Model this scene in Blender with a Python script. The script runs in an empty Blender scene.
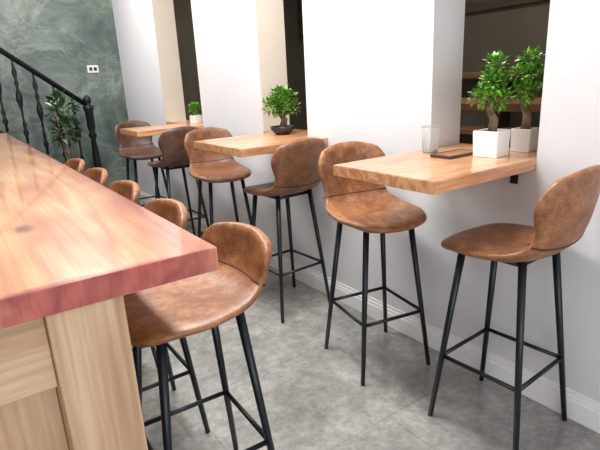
import bpy, bmesh, math, random
from mathutils import Vector, Matrix
random.seed(7)
S=bpy.context.scene
COL=bpy.context.collection
S.view_settings.view_transform='Standard'
S.view_settings.look='None'

# ---------------------------------------------------------------- materials
def newmat(name):
    m=bpy.data.materials.new(name); m.use_nodes=True
    return m,m.node_tree,m.node_tree.nodes['Principled BSDF']
def srgb(r,g,b):
    f=lambda c:(c/255/12.92) if c/255<=.04045 else ((c/255+.055)/1.055)**2.4
    return (f(r),f(g),f(b),1)
def ramp(nt,fac,stops):
    n=nt.nodes.new('ShaderNodeValToRGB'); cr=n.color_ramp
    cr.elements[0].position=stops[0][0]; cr.elements[0].color=stops[0][1]
    cr.elements[1].position=stops[-1][0]; cr.elements[1].color=stops[-1][1]
    for p,c in stops[1:-1]:
        e=cr.elements.new(p); e.color=c
    nt.links.new(fac,n.inputs['Fac']); return n.outputs['Color']
def coords(nt,scale=(1,1,1),rot=(0,0,0),loc=(0,0,0)):
    tc=nt.nodes.new('ShaderNodeTexCoord'); mp=nt.nodes.new('ShaderNodeMapping')
    mp.inputs['Scale'].default_value=scale; mp.inputs['Rotation'].default_value=rot; mp.inputs['Location'].default_value=loc
    nt.links.new(tc.outputs['Object'],mp.inputs['Vector']); return mp.outputs['Vector']
def noise(nt,vec,scale,detail=5,rough=.55,dist=0):
    n=nt.nodes.new('ShaderNodeTexNoise'); n.inputs['Scale'].default_value=scale; n.inputs['Detail'].default_value=detail
    n.inputs['Roughness'].default_value=rough; n.inputs['Distortion'].default_value=dist
    nt.links.new(vec,n.inputs['Vector']); return n.outputs['Fac']
def math_(nt,op,a,b=None,c=None):
    n=nt.nodes.new('ShaderNodeMath'); n.operation=op
    for i,v in enumerate((a,b,c)):
        if v is None: continue
        if isinstance(v,bpy.types.NodeSocket): nt.links.new(v,n.inputs[i])
        else: n.inputs[i].default_value=v
    return n.outputs[0]
def mix(nt,a,b,fac,mode='MIX'):
    n=nt.nodes.new('ShaderNodeMix'); n.data_type='RGBA'; n.blend_type=mode
    for s,v in ((n.inputs['Factor'],fac),(n.inputs['A'],a),(n.inputs['B'],b)):
        if isinstance(v,bpy.types.NodeSocket): nt.links.new(v,s)
        else: s.default_value=v
    return n.outputs['Result']
def bump(nt,b,fac,strength=.2,dist=.01):
    n=nt.nodes.new('ShaderNodeBump'); n.inputs['Strength'].default_value=strength; n.inputs['Distance'].default_value=dist
    nt.links.new(fac,n.inputs['Height']); nt.links.new(n.outputs['Normal'],b.inputs['Normal'])
def plain(name,col,rough=.5,metal=0,vary=.08,scale=8):
    m,nt,b=newmat(name)
    v=coords(nt); f=noise(nt,v,scale)
    c2=tuple(min(1,c*(1-vary*2)) for c in col[:3])+(1,)
    nt.links.new(ramp(nt,f,[(.3,c2),(.7,col)]),b.inputs['Base Color'])
    b.inputs['Roughness'].default_value=rough; b.inputs['Metallic'].default_value=metal
    return m
def wood(name,dark,mid,light,axis='X',rough=.4,ring=9,loc=(0,0,0),coat=0,stretch=7.0,waves=6,fines=160):
    m,nt,b=newmat(name)
    sc={'X':(1/stretch,1,1),'Y':(1,1/stretch,1),'Z':(1,1,1/stretch)}[axis]
    v=coords(nt,sc,loc=loc)
    big=noise(nt,v,ring*.55,3,.5,.5)
    r=math_(nt,'PINGPONG',math_(nt,'MULTIPLY',big,waves),.5)
    c=ramp(nt,math_(nt,'MULTIPLY',r,2),[(0,light),(.55,mid),(1,dark)])
    fine=noise(nt,coords(nt,tuple(s if s==1 else .03 for s in sc),loc=loc),fines,4,.6)
    patch=noise(nt,v,2.2,2)
    c=mix(nt,c,ramp(nt,patch,[(.3,dark),(.7,light)]),.3)
    c=mix(nt,c,ramp(nt,fine,[(.3,(.60,.56,.54,1)),(.6,(1,1,1,1))]),.65,'MULTIPLY')
    nt.links.new(c,b.inputs['Base Color'])
    b.inputs['Roughness'].default_value=rough
    b.inputs['Coat Weight'].default_value=coat; b.inputs['Coat Roughness'].default_value=.12
    bump(nt,b,fine,.08,.002)
    return m
M={}
M['wall']=plain('white_plaster',srgb(220,220,222),.7,0,.01,6)
M['base']=plain('white_trim_paint',srgb(242,242,242),.35,0,.01)
M['ceil']=plain('ceiling_paint',srgb(235,235,235),.8,0,.01)
M['table']=wood('oiled_table_wood',srgb(180,118,78),srgb(206,146,102),srgb(226,176,132),'X',.28,16,coat=.4,waves=6)
M['counter_leg']=wood('pale_leg_wood',srgb(170,136,106),srgb(194,160,128),srgb(212,182,150),'Z',.55,14,waves=4,stretch=10,fines=80)
M['panel']=wood('pale_panel_wood',srgb(174,140,110),srgb(196,164,132),srgb(212,184,152),'X',.55,10,loc=(3,2,1),waves=4,stretch=10,fines=80)
M['jamb']=plain('beige_jamb_paint',srgb(214,205,190),.6,0,.03,3)
M['adj']=plain('dim_grey_brown_wall_paint',srgb(104,98,86),.8,0,.12,2)
M['darkwood']=wood('dark_room_wood',srgb(58,46,40),srgb(76,62,54),srgb(94,78,66),'Y',.5,6)
M['midwood']=wood('warm_shelf_wood',srgb(112,76,52),srgb(138,96,66),srgb(162,118,82),'Y',.4,8)
M['traywood']=wood('brown_tray_wood',srgb(118,76,48),srgb(150,102,68),srgb(176,128,90),'X',.5,20)
M['trayrim']=plain('dark_stained_rim',srgb(70,46,34),.5,0,.1,20)
M['black']=plain('black_powder_coat',srgb(24,30,38),.36,.3,.05,20)
M['iron']=plain('black_iron',srgb(20,22,24),.45,.4,.05,20)
M['pot_white']=plain('white_ceramic',srgb(240,240,238),.25,0,.01)
M['pot_shaded']=plain('shaded_white_ceramic',srgb(216,215,211),.3,0,.02)  # white ceramic with the shade of the rear pot put into its colour
M['pot_dark']=plain('dark_ceramic',srgb(40,38,38),.4,0,.05)
M['soil']=plain('soil',srgb(70,52,38),.95,0,.3,60)
M['bark']=plain('bark',srgb(128,106,82),.8,0,.25,40)
M['outlet']=plain('outlet_plastic',srgb(215,215,210),.4,0,.01)
def leaf(name,a,b_):
    m,nt,b=newmat(name)
    f=noise(nt,coords(nt),28,3)
    nt.links.new(ramp(nt,f,[(.32,a),(.68,b_)]),b.inputs['Base Color'])
    b.inputs['Roughness'].default_value=.35
    return m
M['leaf']=leaf('ficus_leaves',srgb(42,98,26),srgb(130,184,66))
M['leaf_dark']=leaf('dark_leaves',srgb(24,46,26),srgb(60,94,50))
# counter slab
m,nt,b=newmat('glossy_counter_wood'); M['counter']=m
v=coords(nt,(1,.12,1))
big=noise(nt,v,3.4,3,.5,.4)
r=math_(nt,'PINGPONG',math_(nt,'MULTIPLY',big,14),1)
c=ramp(nt,r,[(0,srgb(232,182,136)),(.5,srgb(218,154,112)),(1,srgb(186,110,80))])
pt=noise(nt,coords(nt,(1,.5,1),loc=(1,4,0)),1.8,3)
c=mix(nt,c,ramp(nt,pt,[(.40,srgb(244,210,168)),(.60,srgb(202,124,90))]),.42)  # pale peach patches paint the window sheen into the wood colour
tc=nt.nodes.new('ShaderNodeTexCoord'); sx=nt.nodes.new('ShaderNodeSeparateXYZ'); nt.links.new(tc.outputs['Object'],sx.inputs[0])
n2=noise(nt,coords(nt,(1,.5,1)),4,4)
edgecol=ramp(nt,r,[(0,srgb(182,94,84)),(.5,srgb(168,82,78)),(1,srgb(148,68,68))])
def edge(c,axis,k,a,b2):
    e=math_(nt,'MULTIPLY_ADD',n2,k,sx.outputs[axis])
    mr=nt.nodes.new('ShaderNodeMapRange'); mr.inputs['From Min'].default_value=a; mr.inputs['From Max'].default_value=b2
    nt.links.new(e,mr.inputs['Value']); return mix(nt,c,edgecol,mr.outputs['Result'])
c=edge(c,'X',.20,.42,.52)
c=edge(c,'Y',-.10,.853,.834)
vm=nt.nodes.new('ShaderNodeVectorMath'); vm.operation='DISTANCE'
mp=nt.nodes.new('ShaderNodeMapping'); mp.inputs['Scale'].default_value=(1,.55,0); nt.links.new(tc.outputs['Object'],mp.inputs['Vector'])
nt.links.new(mp.outputs['Vector'],vm.inputs[0]); vm.inputs[1].default_value=(.10,1.36*.55,0)
kd=math_(nt,'MULTIPLY_ADD',n2,.03,vm.outputs['Value'])
c=mix(nt,ramp(nt,kd,[(.012,srgb(110,80,66)),(.032,srgb(154,108,84)),(.042,srgb(200,132,96))]),c,ramp(nt,kd,[(.03,(0,0,0,1)),(.055,(1,1,1,1))]))
fine=noise(nt,coords(nt,(1,.02,.12)),110,6,.65)
c=mix(nt,c,ramp(nt,fine,[(.40,(.60,.52,.48,1)),(.54,(1,1,1,1))]),.42,'MULTIPLY')
nt.links.new(c,b.inputs['Base Color']); b.inputs['Roughness'].default_value=.28; b.inputs['Coat Weight'].default_value=.9; b.inputs['Coat Roughness'].default_value=.05
# leather
def leather(name,d,mi,l,rough=.42):
    m,nt,b=newmat(name)
    v=coords(nt)
    f1=noise(nt,v,18,10,.78,.1); f2=noise(nt,v,80,6,.65)
    c=ramp(nt,f1,[(.33,d),(.5,mi),(.68,l)])
    c=mix(nt,c,ramp(nt,f2,[(.36,(.70,.65,.61,1)),(.58,(1,1,1,1))]),.6,'MULTIPLY')
    nt.links.new(c,b.inputs['Base Color']); b.inputs['Roughness'].default_value=rough
    f3=noise(nt,v,220,3); bump(nt,b,f3,.15,.002)
    return m
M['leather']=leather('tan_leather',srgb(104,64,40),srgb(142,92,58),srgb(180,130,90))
M['leather_mid']=leather('shaded_brown_leather',srgb(94,59,39),srgb(126,82,54),srgb(154,107,76))  # darker copy of the tan leather, with shade put into the colour
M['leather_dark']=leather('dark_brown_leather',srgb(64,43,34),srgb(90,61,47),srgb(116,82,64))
M['thread']=plain('dark_brown_piping',srgb(66,40,28),.6,0,.1,40)
# floor
m,nt,b=newmat('grey_stone_tiles'); M['floor']=m
v=coords(nt)
br=nt.nodes.new('ShaderNodeTexBrick'); nt.links.new(v,br.inputs['Vector'])
br.offset=.5; br.inputs['Scale'].default_value=1; br.inputs['Brick Width'].default_value=1.2; br.inputs['Row Height'].default_value=.6
br.inputs['Mortar Size'].default_value=.0028; br.inputs['Color1'].default_value=(1,1,1,1); br.inputs['Color2'].default_value=(.96,.96,.96,1); br.inputs['Mortar'].default_value=(.76,.76,.76,1)
f=noise(nt,v,4.5,12,.78,.2); fb=noise(nt,v,26,10,.8,.1)
c=ramp(nt,f,[(.35,srgb(126,126,123)),(.5,srgb(152,151,147)),(.65,srgb(182,180,174))])
c=mix(nt,c,ramp(nt,fb,[(.40,(.62,.62,.62,1)),(.58,(1,1,1,1))]),.7,'MULTIPLY')
c=mix(nt,c,br.outputs['Color'],1,'MULTIPLY')
nt.links.new(c,b.inputs['Base Color'])
r=nt.nodes.new('ShaderNodeMapRange'); r.inputs['To Min'].default_value=.10; r.inputs['To Max'].default_value=.26; nt.links.new(fb,r.inputs['Value']); nt.links.new(r.outputs['Result'],b.inputs['Roughness'])
b.inputs['Specular IOR Level'].default_value=1.0
bump(nt,b,fb,.08,.006)
# marble
m,nt,b=newmat('grey_green_marble'); M['marble']=m
v=coords(nt,(1,1,1.3),(0,.6,0))
f=noise(nt,v,1.6,12,.76,.7); f2=noise(nt,v,1.3,12,.7,.8)
c=ramp(nt,f,[(.34,srgb(56,66,62)),(.48,srgb(84,95,89)),(.58,srgb(108,119,111)),(.72,srgb(148,156,148))])
va=math_(nt,'ABSOLUTE',math_(nt,'SUBTRACT',f2,.5))
c=mix(nt,c,srgb(154,162,153),ramp(nt,va,[(0,(.35,.35,.35,1)),(.02,(0,0,0,1))]))
nt.links.new(c,b.inputs['Base Color']); b.inputs['Roughness'].default_value=.35
# glass
m,nt,b=newmat('clear_glass'); M['glass']=m
b.inputs['Roughness'].default_value=.03; b.inputs['Alpha'].default_value=.12
b.inputs['Base Color'].default_value=(.5,.54,.54,1); b.inputs['Specular IOR Level'].default_value=.8
M['glass_base']=plain('thick_glass',srgb(150,152,148),.1,0,.01)

# ---------------------------------------------------------------- mesh helpers
def obj(name,mesh,parent=None,mat=None,label=None,cat=None,kind=None,group=None,loc=None):
    o=bpy.data.objects.new(name,mesh); COL.objects.link(o)
    if mat is not None and mesh is not None and not mesh.materials: mesh.materials.append(mat)
    if parent: o.parent=parent
    if label: o['label']=label
    if cat: o['category']=cat
    if kind: o['kind']=kind
    if group: o['group']=group
    if loc: o.location=loc
    return o
def thing(name,loc,label,cat,group=None,rz=0):
    o=obj(name,None,label=label,cat=cat,group=group,loc=loc); o.rotation_euler[2]=rz; o.empty_display_size=.1
    return o
def finish(bm,name,smooth=False):
    bmesh.ops.recalc_face_normals(bm,faces=bm.faces[:])
    me=bpy.data.meshes.new(name); bm.to_mesh(me); bm.free()
    if smooth:
        for p in me.polygons: p.use_smooth=True
    return me
def addbox(bm,a,b):
    vs=[bm.verts.new((x,y,z)) for x in (a[0],b[0]) for y in (a[1],b[1]) for z in (a[2],b[2])]
    for f in ((0,1,3,2),(4,6,7,5),(0,4,5,1),(2,3,7,6),(0,2,6,4),(1,5,7,3)): bm.faces.new([vs[i] for i in f])
def boxes(name,lst,bevel=0,seg=2):
    bm=bmesh.new()
    for a,b in lst: addbox(bm,a,b)
    if bevel: bmesh.ops.bevel(bm,geom=bm.edges[:],offset=bevel,segments=seg,affect='EDGES',profile=.5)
    return finish(bm,name)
def tube(bm,p,q,r0,r1,n=12,cap=True):
    p=Vector(p);q=Vector(q);d=(q-p).normalized()
    a=d.orthogonal().normalized(); b=d.cross(a)
    A=[bm.verts.new(p+(a*math.cos(t)+b*math.sin(t))*r0) for t in [2*math.pi*i/n for i in range(n)]]
    B=[bm.verts.new(q+(a*math.cos(t)+b*math.sin(t))*r1) for t in [2*math.pi*i/n for i in range(n)]]
    for i in range(n): bm.faces.new((A[i],A[(i+1)%n],B[(i+1)%n],B[i]))
    if cap: bm.faces.new(A[::-1]); bm.faces.new(B)
def polytube(bm,pts,rads,n=10):
    pts=[Vector(p) for p in pts]; rings=[]
    for i,p in enumerate(pts):
        d=(pts[min(i+1,len(pts)-1)]-pts[max(i-1,0)]).normalized()
        a=Vector((1,0,.13)).cross(d); 
        if a.length<.1: a=Vector((0,1,0)).cross(d)
        a.normalize(); b=d.cross(a)
        rings.append([bm.verts.new(p+(a*math.cos(t)+b*math.sin(t))*rads[i]) for t in [2*math.pi*k/n for k in range(n)]])
    for A,B in zip(rings,rings[1:]):
        for i in range(n): bm.faces.new((A[i],A[(i+1)%n],B[(i+1)%n],B[i]))
    bm.faces.new(rings[0][::-1]); bm.faces.new(rings[-1])
def lathe(prof,name,n=28,closed=False):
    bm=bmesh.new(); rings=[]
    for r,z in prof: rings.append([bm.verts.new((r*math.cos(2*math.pi*i/n),r*math.sin(2*math.pi*i/n),z)) for i in range(n)])
    for A,B in zip(rings,rings[1:]):
        for i in range(n): bm.faces.new((A[i],A[(i+1)%n],B[(i+1)%n],B[i]))
    bm.faces.new(rings[0][::-1])
    bm.faces.new(rings[-1])
    return finish(bm,name,True)

# ---------------------------------------------------------------- room shell
XW=1.748; XB=1.95; YE=6.05; T=.982; TH=.042
FRONT=-2.6
def struct(name,me,mat): return obj(name,me,mat=mat,kind='structure')
struct('floor',boxes('floor',[((-3.2,FRONT,-.1),(5.2,YE+.2,0))]),M['floor'])
struct('ceiling',boxes('ceiling',[((-3.2,FRONT,3.0),(5.2,YE+.2,3.1))]),M['ceil'])
ops=[(.99,1.49),(2.43,2.95),(3.93,4.8)]
L=[]
ys=[FRONT]+[y for o in ops for y in o]+[YE]
for i in range(0,len(ys),2): L.append(((XW,ys[i],0),(XB,ys[i+1],3.0)))
for a,b in ops:
    L.append(((XW,a,0),(XB,b,T-TH-.001))); L.append(((XW,a,2.45),(XB,b,3.0)))
struct('wall_right',boxes('wall_right',L),M['wall'])
struct('wall_back',boxes('wall_back',[((-3.2,YE,0),(XB,YE+.15,3.0))]),M['marble'])
struct('wall_left',boxes('wall_left',[((-3.3,FRONT,0),(-3.2,YE,3.0))]),M['wall'])
struct('baseboard_right',boxes('bb',[((XW-.018,FRONT,0),(XW,YE,.082)),((XW-.013,FRONT,.082),(XW,YE,.098)),((XW-.007,FRONT,.098),(XW,YE,.116))],.0025,2),M['base'])
struct('trim_1',boxes('trim',[((XW-.004,4.785,T),(XB,4.8,2.45))]),M['jamb'])
struct('trim_3',boxes('trim',[((XW+.001,2.938,T),(XB+.01,2.9495,2.45))]),M['jamb'])
struct('wall_adjoining_end',boxes('wa',[((4.3,FRONT,0),(4.4,YE+.2,3.0))]),M['adj'])
struct('wall_adjoining_back',boxes('wb',[((XB,YE,0),(4.3,YE+.15,3.0))]),M['adj'])
struct('wall_adjoining_front',boxes('wf',[((XB,FRONT,0),(4.3,FRONT+.1,3.0))]),M['adj'])
struct('ceiling_adjoining',boxes('ca',[((XB,FRONT+.1,2.85),(4.3,YE,2.98))]),M['darkwood'])
struct('trim_2',boxes('t2',[((4.26,FRONT+.1,1.85),(4.3,YE,2.85))]),M['darkwood'])
hc=thing('high_table',(3.1,2.1,0),'long warm-brown wooden high table in the adjoining dark room','table')
obj('table_top',boxes('ht',[((-.3,-1.1,1.06),(.3,1.1,1.11))],.006),hc,M['midwood'])
for sx_ in (-.24,.24):
    for sy in (-1,1):
        obj('leg',boxes('hl',[((sx_-.03,sy*.98-.03,0),(sx_+.03,sy*.98+.03,1.06))],.003),hc,M['darkwood'])
sh=thing('shelving_unit',(4.1,2.2,0),'low wooden shelving unit in the adjoining room','shelf')
for z_ in (.2,.75,1.25): obj('shelf',boxes('ws',[((-.18,-1.5,z_),(.155,1.5,z_+.05))],.003),sh,M['midwood'])
for y_ in (-1.5,-.5,.5,1.46): obj('upright',boxes('wu',[((-.17,y_,0),(.15,y_+.04,1.25))],.002),sh,M['darkwood'])

# ---------------------------------------------------------------- wall tables
def wall_table(y0,y1,op,label):
    x0=1.184; yc=(y0+y1)/2
    t=thing('wall_table',(x0,yc,0),label,'table','wooden bar tables fixed to the wall')
    bm=bmesh.new()
    oy0,oy1=op[0]+.001,op[1]-.001
    if op[1]==2.95: oy1=2.93
    if abs(y0-oy0)>.004: pts=[(x0,y0),(XW-.001,y0),(XW-.001,oy0)]
    else: pts=[(x0,oy0)]
    pts+=[(XB+.01,oy0),(XB+.01,oy1)]
    if abs(y1-oy1)>.004: pts+=[(XW-.001,oy1),(XW-.001,y1)]
    else: y1=oy1
    pts+=[(x0,y1)]
    vs=[bm.verts.new((p[0]-x0,p[1]-yc,T-TH)) for p in pts]
    f=bm.faces.new(vs)
    r=bmesh.ops.extrude_face_region(bm,geom=[f]); 
    for g in r['geom']:
        if isinstance(g,bmesh.types.BMVert): g.co.z+=TH
    bmesh.ops.recalc_face_normals(bm,faces=bm.faces[:])
    bmesh.ops.bevel(bm,geom=[e for e in bm.edges if len(e.link_faces)==2],offset=.003,segments=2,affect='EDGES')
    obj('table_top',finish(bm,'tt'),t,M['table'])
    for k in (-.17,.17):
        bm=bmesh.new()
        addbox(bm,(.36,k-.014,T-TH-.010),(XW-x0-.001,k+.014,T-TH))
        addbox(bm,(XW-x0-.009,k-.014,T-TH-.060),(XW-x0-.001,k+.014,T-TH-.010))
        addbox(bm,(.36,k-.014,T-TH-.018),(.38,k+.014,T-TH-.010))
        obj('bracket',finish(bm,'br'),t,M['iron'],label='black steel bracket')
    return t
wall_table(.992,1.489,ops[0],'wooden bar table fixed in the wall opening beneath two potted trees')
wall_table(2.233,2.839,ops[1],'wooden bar table fixed to the wall with a dark-potted bonsai')
wall_table(3.93,4.40,ops[2],'wooden bar table fixed to the wall near the staircase')

# ---------------------------------------------------------------- bar counter
bc=thing('bar_counter',(0,0,0),'long glossy reddish wooden bar counter on a pale wood base','counter')
obj('counter_top',boxes('ct',[((-.62,.89,.932),(.399,5.2,.982))],.0015,1),bc,M['counter'])
def leg(y):
    o=obj('leg',boxes('cl',[((.07,0,0),(.205,.135,.932))],.004,2),bc,M['counter_leg'],loc=(0,y,0)); return o
leg(.902);leg(3.0);leg(5.0)
obj('apron',boxes('ap',[((-.60,.925,.775),(.069,.955,.932))],.002,1),bc,M['panel'])
obj('base_panel',boxes('bp',[((-.60,.985,.0),(.069,1.01,.93)),((.09,1.04,0),(.115,2.995,.93)),((.09,3.14,0),(.115,4.995,.93))],.002,1),bc,M['counter_leg'])

# ---------------------------------------------------------------- stools
CT=[( .222,-.014,.203,.000,.006),
    ( .120, .000,.203,.000,.010),
    ( .010, .000,.204,.000,.014),
    (-.095, .006,.196,.008,.022),
    (-.165, .034,.174,.030,.022),
    (-.203, .092,.160,.052,.014),
    (-.222, .165,.180,.062,.004),
    (-.234, .238,.190,.058,.000),
    (-.242, .305,.190,.048,.000)]
def cr(p):
    n=len(CT)-1; p=max(0,min(n-1e-6,p)); i=int(p); u=p-i
    g=lambda k:CT[k] if 0<=k<=n else tuple(2*a-b for a,b in zip(CT[0 if k<0 else n],CT[1 if k<0 else n-1]))
    a,b,c,d=g(i-1),g(i),g(i+1),g(i+2)
    return [.5*((2*B)+(-A+C)*u+(2*A-5*B+4*C-D)*u*u+(-A+3*B-3*C+D)*u**3) for A,B,C,D in zip(a,b,c,d)]
SEAM=4.5
def surf(r,t,k=1.0):
    p=r; fx=1
    if r<2: v=(r-2)/2; p=2+2*v*math.sqrt(1-.40*t*t); fx=math.sqrt(1-.45*v*v)
    if r>6: q=(r-6)/2; p=6+2*q*math.sqrt(1-.38*t*t); fx=math.sqrt(1-.40*q*q)
    y,z,_,wr,lf=cr(p); w=cr(r)[2]
    x=t*w*fx; tt=min(1,abs(x)/.19)
    if z>.03: z=.03+(z-.03)*k
    if k<1 and y<-.165: y=-.165+(y+.165)*.85
    return Vector((x,y+wr*tt*tt,z+lf*tt**2.2))
def bucket(k,th=.036):
    n1,n2,nt_=16,13,14
    rows=[SEAM*i/n1 for i in range(n1+1)]+[SEAM+(8-SEAM)*i/n2 for i in range(1,n2+1)]
    N=len(rows)-1
    P=[[surf(r,2*j/nt_-1,k) for j in range(nt_+1)] for r in rows]
    def nrm(i,j):
        a=P[min(i+1,N)][j]-P[max(i-1,0)][j]; b=P[i][min(j+1,nt_)]-P[i][max(j-1,0)]
        return a.cross(b).normalized()
    NN=[[nrm(i,j) for j in range(nt_+1)] for i in range(N+1)]
    def build(i0,i1,name):
        bm=bmesh.new(); top={};bot={}
        for i in range(i0,i1+1):
            for j in range(nt_+1):
                e=min(i,N-i,j,nt_-j); h=th/2*(.45 if e==0 else (.9 if e==1 else 1))
                top[i,j]=bm.verts.new(P[i][j]+NN[i][j]*h); bot[i,j]=bm.verts.new(P[i][j]-NN[i][j]*h)
        for i in range(i0,i1):
            for j in range(nt_):
                bm.faces.new((top[i,j],top[i,j+1],top[i+1,j+1],top[i+1,j]))
                bm.faces.new((bot[i,j],bot[i+1,j],bot[i+1,j+1],bot[i,j+1]))
            for j in (0,nt_): bm.faces.new((top[i,j],top[i+1,j],bot[i+1,j],bot[i,j]))
        for i in (0,N):
            if i0<=i<=i1:
                for j in range(nt_): bm.faces.new((top[i,j],top[i,j+1],bot[i,j+1],bot[i,j]))
        me=finish(bm,name,True)
        o=bpy.data.objects.new('tmp',me); COL.objects.link(o)
        s=o.modifiers.new('u','SUBSURF'); s.levels=2; s.render_levels=2
        dg=bpy.context.evaluated_depsgraph_get(); dg.update()
        r=bpy.data.meshes.new_from_object(o.evaluated_get(dg)); bpy.data.objects.remove(o); r.name=name
        for p in r.polygons: p.use_smooth=True
        return r
    seat=build(0,n1,'seat'); back=build(n1,N,'backrest')
    bm=bmesh.new()
    s=-1 if NN[n1][nt_//2].y>0 else 1
    hh=lambda j: th/2*(.45 if j in(0,nt_) else .97)
    polytube(bm,[P[n1][j]+NN[n1][j]*hh(j)*s for j in range(nt_+1)],[.0035]*(nt_+1),8)
    polytube(bm,[P[n1][j]-NN[n1][j]*hh(j)*s for j in range(nt_+1)],[.0024]*(nt_+1),8)
    return seat,back,finish(bm,'piping',True)
TALL=bucket(1.0,.039); LOW=bucket(.55)
SZ=.72
TOPO=.110; FOO=.178
def legmesh(sx_,sy):
    bm=bmesh.new(); tube(bm,(sx_*TOPO,sy*TOPO-.0,SZ-.012),(sx_*FOO,sy*FOO,0),.0135,.0095,14); return finish(bm,'leg',True)
LEGS=[legmesh(a,b) for a in (-1,1) for b in (-1,1)]
def at(z,sx_,sy):
    k=(SZ-.012-z)/(SZ-.012); return (sx_*(TOPO+(FOO-TOPO)*k),sy*(TOPO+(FOO-TOPO)*k),z)
bm=bmesh.new(); zf=.27
for p,q in (((-1,-1),(1,-1)),((1,-1),(1,1)),((1,1),(-1,1)),((-1,1),(-1,-1))):
    tube(bm,at(zf,*p),at(zf,*q),.0078,.0078,10)
RING=finish(bm,'footrest',True)
bm=bmesh.new()
for s_ in (-1,1): tube(bm,(-.1*1,s_*.1,SZ-.028),(.1,s_*.1,SZ-.028),.009,.009,8)
for s_ in (-1,1): tube(bm,(s_*.1,-.1,SZ-.028),(s_*.1,.1,SZ-.028),.009,.009,8)
FRAME=finish(bm,'seat_frame',True)
def stool(x,y,deg,mat,low,label,group,swivel=0):
    t=thing('bar_stool',(x,y,0),label,'stool',group,math.radians(deg-swivel))
    def part(n,me,mt,z=0,rz=0):
        if not me.materials: me.materials.append(mt)
        o=obj(n,me,t); o.location.z=z; o.rotation_euler[2]=math.radians(rz)
        o.material_slots[0].link='OBJECT'; o.material_slots[0].material=mt
        return o
    B=LOW if low else TALL
    part('seat',B[0],mat,SZ-.008,swivel); part('backrest',B[1],mat,SZ-.008,swivel)
    part('piping',B[2],M['thread'],SZ-.008,swivel)
    for l in LEGS: part('leg',l,M['black'])
    part('footrest',RING,M['black']); part('seat_frame',FRAME,M['black'])
    return t
gw='leather bar stools at the wall tables'; gc='leather bar stools along the counter'
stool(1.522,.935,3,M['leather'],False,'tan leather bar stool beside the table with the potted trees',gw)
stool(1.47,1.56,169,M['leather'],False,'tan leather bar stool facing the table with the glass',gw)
stool(1.48,2.33,3,M['leather_mid'],False,'leather bar stool toned brown for shade, drawn up to the bonsai table',gw)
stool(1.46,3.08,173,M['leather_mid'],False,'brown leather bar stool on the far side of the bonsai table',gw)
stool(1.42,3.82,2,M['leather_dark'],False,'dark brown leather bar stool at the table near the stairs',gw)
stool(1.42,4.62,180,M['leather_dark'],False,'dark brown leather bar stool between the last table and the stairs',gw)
for i in range(5):
    stool(.448 if i==0 else .410,1.25 if i==0 else 1.21+.54*i,93 if i==0 else 92,M['leather'],True,
      'tan leather low-backed bar stool turned beside the counter corner' if i==0 else 'tan leather low-backed bar stool tucked under the counter',gc,5 if i==0 else 2)

# ---------------------------------------------------------------- plants
def leaves(name,centers,n,size,mat,parent,seed=1):
    rnd=random.Random(seed); bm=bmesh.new()
    for k in range(n):
        c,r=centers[rnd.randrange(len(centers))]
        d=Vector((rnd.gauss(0,1),rnd.gauss(0,1),rnd.gauss(0,1))).normalized()
        p=Vector(c)+Vector((d.x*r[0],d.y*r[1],d.z*r[2]))*(rnd.random()**.4)
        out=(d+Vector((rnd.uniform(-.6,.6),rnd.uniform(-.6,.6),rnd.uniform(-.2,.7)))).normalized()
        side=out.cross(Vector((rnd.uniform(-.4,.4),rnd.uniform(-.4,.4),1))).normalized(); up=side.cross(out)
        L_=size*rnd.uniform(.7,1.25); w=L_*.3
        a=p; m1=p+out*L_*.45+up*L_*.06; e=p+out*L_-up*L_*.08
        v=[bm.verts.new(q) for q in (a,m1+side*w-up*L_*-.05,e,m1-side*w+up*L_*.05,m1)]
        bm.faces.new((v[0],v[1],v[4]));bm.faces.new((v[1],v[2],v[4]));bm.faces.new((v[2],v[3],v[4]));bm.faces.new((v[3],v[0],v[4]))
    me=bpy.data.meshes.new(name); bm.to_mesh(me); bm.free()
    for p in me.polygons:p.use_smooth=True
    return obj('foliage',me,parent,mat)
def square_pot(w,h,name):
    bm=bmesh.new(); wi=w-.012
    def ring(a,z): return [bm.verts.new((sx_*a/2,sy*a/2,z)) for sx_,sy in ((-1,-1),(1,-1),(1,1),(-1,1))]
    R=[ring(w*.94,0),ring(w,h),ring(wi,h),ring(wi*.96,h-.018)]
    for A,B in zip(R,R[1:]):
        for i in range(4): bm.faces.new((A[i],A[(i+1)%4],B[(i+1)%4],B[i]))
    bm.faces.new(R[0][::-1]); bm.faces.new(R[-1])
    bmesh.ops.bevel(bm,geom=bm.edges[:],offset=.002,segments=1,affect='EDGES')
    return finish(bm,name)
def bonsai(x,y,z,w,h,rz,label,seed,cl,n,size,trunk,potmat=M['pot_white'],leafmat=None,group=None,bowl=False):
    t=thing('potted_tree',(x,y,z),label,'plant',group,rz)
    if bowl:
        obj('pot',lathe([(w*.30,0),(w*.36,.006),(w*.52,h*.6),(w*.56,h),(w*.51,h),(w*.48,h-.014)],'bowl'),t,potmat)
        obj('soil',lathe([(w*.46,h-.018),(w*.47,h-.012)],'soil'),t,M['soil'])
    else:
        obj('pot',square_pot(w,h,'pot'),t,potmat)
        obj('soil',boxes('soil',[((-w*.44,-w*.44,h-.016),(w*.44,w*.44,h-.010))]),t,M['soil'])
    bm=bmesh.new()
    for pts,rads in trunk: polytube(bm,pts,rads)
    obj('trunk',finish(bm,'trunk',True),t,M['bark'])
    leaves('leaves',cl,n,size,leafmat or M['leaf'],t,seed)
    return t
h=.10
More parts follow.
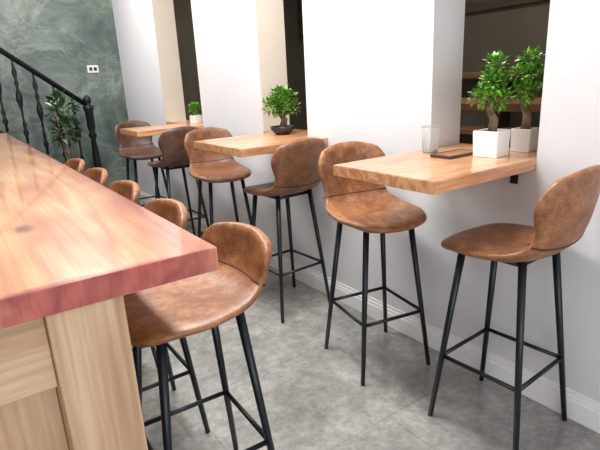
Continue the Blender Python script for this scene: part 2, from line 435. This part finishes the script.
tr=[([(0,0,h-.015),(.012,0,h+.04),(-.010,.01,h+.08),(.005,0,h+.13),(0,0,h+.18)],[.020,.016,.012,.008,.005]),
    ([(-.005,0,h+.06),(-.03,.01,h+.10),(-.045,.02,h+.13)],[.008,.006,.004]),
    ([(0,0,h+.08),(.03,-.01,h+.11),(.042,-.01,h+.14)],[.007,.005,.004]),
    ([(.016,.012,h-.015),(.020,.015,h+.03),(.010,.005,h+.07)],[.011,.009,.005])]
def mk(sg,dz=0): return [((-.047*sg,.02,h+.130+dz),(.040,.036,.032)),((.038*sg,-.01,h+.115+dz),(.036,.034,.030)),((.000,0,h+.235+dz),(.036,.032,.038)),((-.028*sg,-.01,h+.18+dz),(.044,.038,.038)),((.028*sg,.01,h+.18+dz),(.038,.036,.036))]
gp='potted ficus trees on the table'
bonsai(1.716,1.162,T,.103,h,.12,'small ficus tree in a square white pot on the wooden table',3,mk(1),620,.029,tr,group=gp)
bonsai(1.902,1.135,T,.082,.092,.1,'small ficus tree in a white pot toned grey for shade in the wall opening',5,mk(-1,.02),560,.029,tr,M['pot_shaded'],group=gp)
h2=.05
tr2=[([(0,0,h2-.015),(.02,0,h2+.04),(-.01,.01,h2+.08),(.0,0,h2+.14)],[.026,.020,.015,.008]),([(0,0,h2+.05),(.05,0,h2+.09)],[.009,.005]),([(0,0,h2+.05),(-.05,0,h2+.10)],[.009,.005])]
cl3=[((-.07,0,h2+.12),(.06,.06,.04)),((.07,0,h2+.11),(.06,.06,.04)),((0,0,h2+.19),(.07,.06,.04)),((.06,0,h2+.17),(.05,.06,.03)),((-.03,-.03,h2+.15),(.06,.05,.04))]
bonsai(1.72,2.66,T,.14,h2,.2,'leafy bonsai in a shallow dark bowl on the wall table',8,cl3,700,.036,tr2,M['pot_dark'],bowl=True)
bonsai(1.84,4.28,T,.085,.07,.2,'small green plant in a white pot in the wall opening',11,[((0,0,.12),(.06,.06,.05))],260,.032,[([(0,0,.055),(0,0,.12)],[.006,.004])])
def floor_plant(x,y,label,k,lm,seed,R,dz=0,n=220):
    pl=thing('floor_plant',(x,y,0),label,'plant')
    obj('planter',lathe([(.11*k,0),(.15*k,.5*k),(.14*k,.5*k),(.13*k,.47*k)],'planter'),pl,M['pot_dark'])
    bm=bmesh.new()
    for a in range(5):
        q=a*1.256; polytube(bm,[(.02*math.cos(q),.02*math.sin(q),.46*k),(.05*math.cos(q),.05*math.sin(q),.8*k),(.08*math.cos(q),.08*math.sin(q),1.08*k+dz)],[.007,.006,.003],6)
    obj('stem',finish(bm,'stem',True),pl,M['bark'])
    leaves('fl',[((0,0,1.10*k+dz),(R,R,R)),((0,0,.92*k+dz),(R*.85,R*.85,R))],n,.085*k,lm,pl,seed)
floor_plant(.86,4.98,'tall dark leafy plant in a dark planter beside the stair railing',1,M['leaf_dark'],21,.12,.06,170)

# ---------------------------------------------------------------- glass and tray
t=thing('tray',(1.642,1.268,T),'small dark-rimmed brown wooden serving tray on the table','tray',rz=.0)
obj('tray_base',boxes('tb',[((-.088,-.040,0),(.088,.048,.011))],.001,1),t,M['traywood'])
obj('rim',boxes('tr',[((-.093,-.045,0),(-.087,.053,.013)),((.087,-.045,0),(.093,.053,.013)),((-.087,-.045,0),(.087,-.039,.013)),((-.087,.047,0),(.087,.053,.013))],.001,1),t,M['trayrim'])
g=thing('drinking_glass',(1.655,1.412,T),'clear empty glass tumbler standing by the tray','glass')
obj('glass_wall',lathe([(.031,0),(.040,.108),(.0385,.108),(.030,.012)],'tumbler'),g,M['glass'])
bm=bmesh.new()
for k in range(24):
    a0,a1=2*math.pi*k/24,2*math.pi*(k+1)/24
    tube(bm,(.0393*math.cos(a0),.0393*math.sin(a0),.108),(.0393*math.cos(a1),.0393*math.sin(a1),.108),.0012,.0012,6,False)
obj('glass_rim',finish(bm,'gr',True),g,M['glass_base'])
bm=bmesh.new()
for k in range(10):
    a=2*math.pi*k/10
    tube(bm,(.0313*math.cos(a),.0313*math.sin(a),.008),(.0365*math.cos(a),.0365*math.sin(a),.070),.0011,.0006,6)
obj('rib',finish(bm,'ribs',True),g,M['glass_base'])
obj('glass_foot',lathe([(.0305,0.001),(.0312,.010)],'gf'),g,M['glass_base'])

# ---------------------------------------------------------------- staircase
st=thing('staircase',(1.2,5.5,0),'dark staircase with black iron balustrade against the marble wall','staircase')
N=14; run=.235; rise=.188
for i in range(N):
    x1=-.02-run*i
    obj('step',boxes('st',[((x1-run,.03,0 if i<3 else rise*(i-1)),(x1,.545,rise*(i+1)-.03)),((x1-run-.0,.02,rise*(i+1)-.03),(x1+.02,.545,rise*(i+1)))],.002,1),st,M['iron'])
newel=lathe([(.045,0),(.045,.25),(.027,.27),(.04,.32),(.025,.38),(.038,.55),(.038,.62),(.024,.82),(.044,.86),(.027,.9),(.04,.94),(.04,1.1),(.052,1.13),(.052,1.155),(.024,1.175),(.040,1.20),(.037,1.24),(.012,1.265)],'newel',20)
obj('newel_post',newel,st,M['iron'])
sl=rise/run
bm=bmesh.new(); polytube(bm,[(0,0,1.16),(-run*12,0,1.16+rise*12)],[.025,.025],10); obj('handrail',finish(bm,'hr',True),st,M['iron'])
for i in range(18):
    x=-.14-.155*i; zt=1.16-x*sl; zb=.36-x*sl
    prof=[(.012,0),(.012,.06),(.026,.10),(.012,.14),(.018,.18),(.010,.22),(.010,.32),(.028,.40),(.030,.44),(.010,.52),(.020,.56),(.010,.60),(.024,.66),(.010,.72),(.010,zt-zb)]
    obj('baluster',lathe(prof,'bal',10),st,M['iron'],loc=(x,0,zb))
bm=bmesh.new()
P=[(-.03,0,.0),(-.03,0,.36),(-run*12,0,.36+rise*12-.02),(-run*12,0,rise*12-.3),(-.45,0,0)]
A=[bm.verts.new((p[0],-.02,p[2])) for p in P];B=[bm.verts.new((p[0],.015,p[2])) for p in P]
bm.faces.new(A);bm.faces.new(B[::-1])
for i in range(5): bm.faces.new((A[i],A[(i+1)%5],B[(i+1)%5],B[i]))
obj('stringer',finish(bm,'sg'),st,M['iron'])
t=thing('wall_outlet',(1.435,YE,1.54),'white electrical outlet on the marble wall','outlet')
obj('cover_plate',boxes('op',[((-.06,-.008,-.04),(.06,0,.04))],.002,1),t,M['outlet'])
obj('socket',boxes('os',[((-.04,-.010,-.018),(-.008,-.007,.018)),((.008,-.010,-.018),(.04,-.007,.018))]),t,M['pot_dark'])

# ---------------------------------------------------------------- light
w=bpy.data.worlds.new('w'); S.world=w; w.use_nodes=True
bg=w.node_tree.nodes['Background']; bg.inputs['Color'].default_value=(.96,.975,1,1); bg.inputs['Strength'].default_value=.65
def area(name,loc,rot,sx_,sy,p,col=(1,1,1)):
    l=bpy.data.lights.new(name,'AREA'); l.shape='RECTANGLE'; l.size=sx_; l.size_y=sy; l.energy=p; l.color=col
    o=bpy.data.objects.new(name,l); COL.objects.link(o); o.location=loc; o.rotation_euler=rot; return o
area('added_ceiling_fill',(.85,2.0,2.95),(0,0,0),.3,1.6,92,(1,.99,.97))  # fill added under the ceiling so the room does not go dark
area('added_ceiling_fill',(.85,4.6,2.95),(0,0,0),.3,1.2,56,(1,.99,.97))  # second added fill, brightens the far end of the wall
area('window_daylight',(-.6,FRONT+.1,1.7),(math.radians(90),0,0),3.2,2.0,80,(.96,.98,1))
area('window_daylight',(-3.1,2.6,1.9),(0,math.radians(-90),0),1.6,4.0,24,(.96,.98,1))
area('adjoining_fill',(3.0,2.2,2.8),(0,0,0),.6,.6,22,(1,.92,.82))  # added warm fill for the enclosed adjoining room, no fixture there
area('adjoining_fill',(2.8,4.8,2.8),(0,0,0),.5,.5,12,(1,.92,.82))  # second added fill, lifts the far part of the adjoining room

# ---------------------------------------------------------------- camera
f=492.47; yaw=.599; pit=.284; rol=-.050
sy_,cy=math.sin(yaw),math.cos(yaw); sp,cp=math.sin(pit),math.cos(pit); sr,cr_=math.sin(rol),math.cos(rol)
R=Vector((cy,-sy_,0)); F=Vector((sy_*cp,cy*cp,-sp)); U=Vector((sy_*sp,cy*sp,cp))
Rc=R*cr_+U*sr; Uc=U*cr_-R*sr
mat=Matrix((Rc,Uc,-F)).transposed().to_4x4(); mat.translation=Vector((0,0,1.3))
cd=bpy.data.cameras.new('camera'); co=bpy.data.objects.new('camera',cd); COL.objects.link(co)
cd.sensor_width=36; cd.lens=f/600*36; cd.clip_start=.02; co.matrix_world=mat; S.camera=co
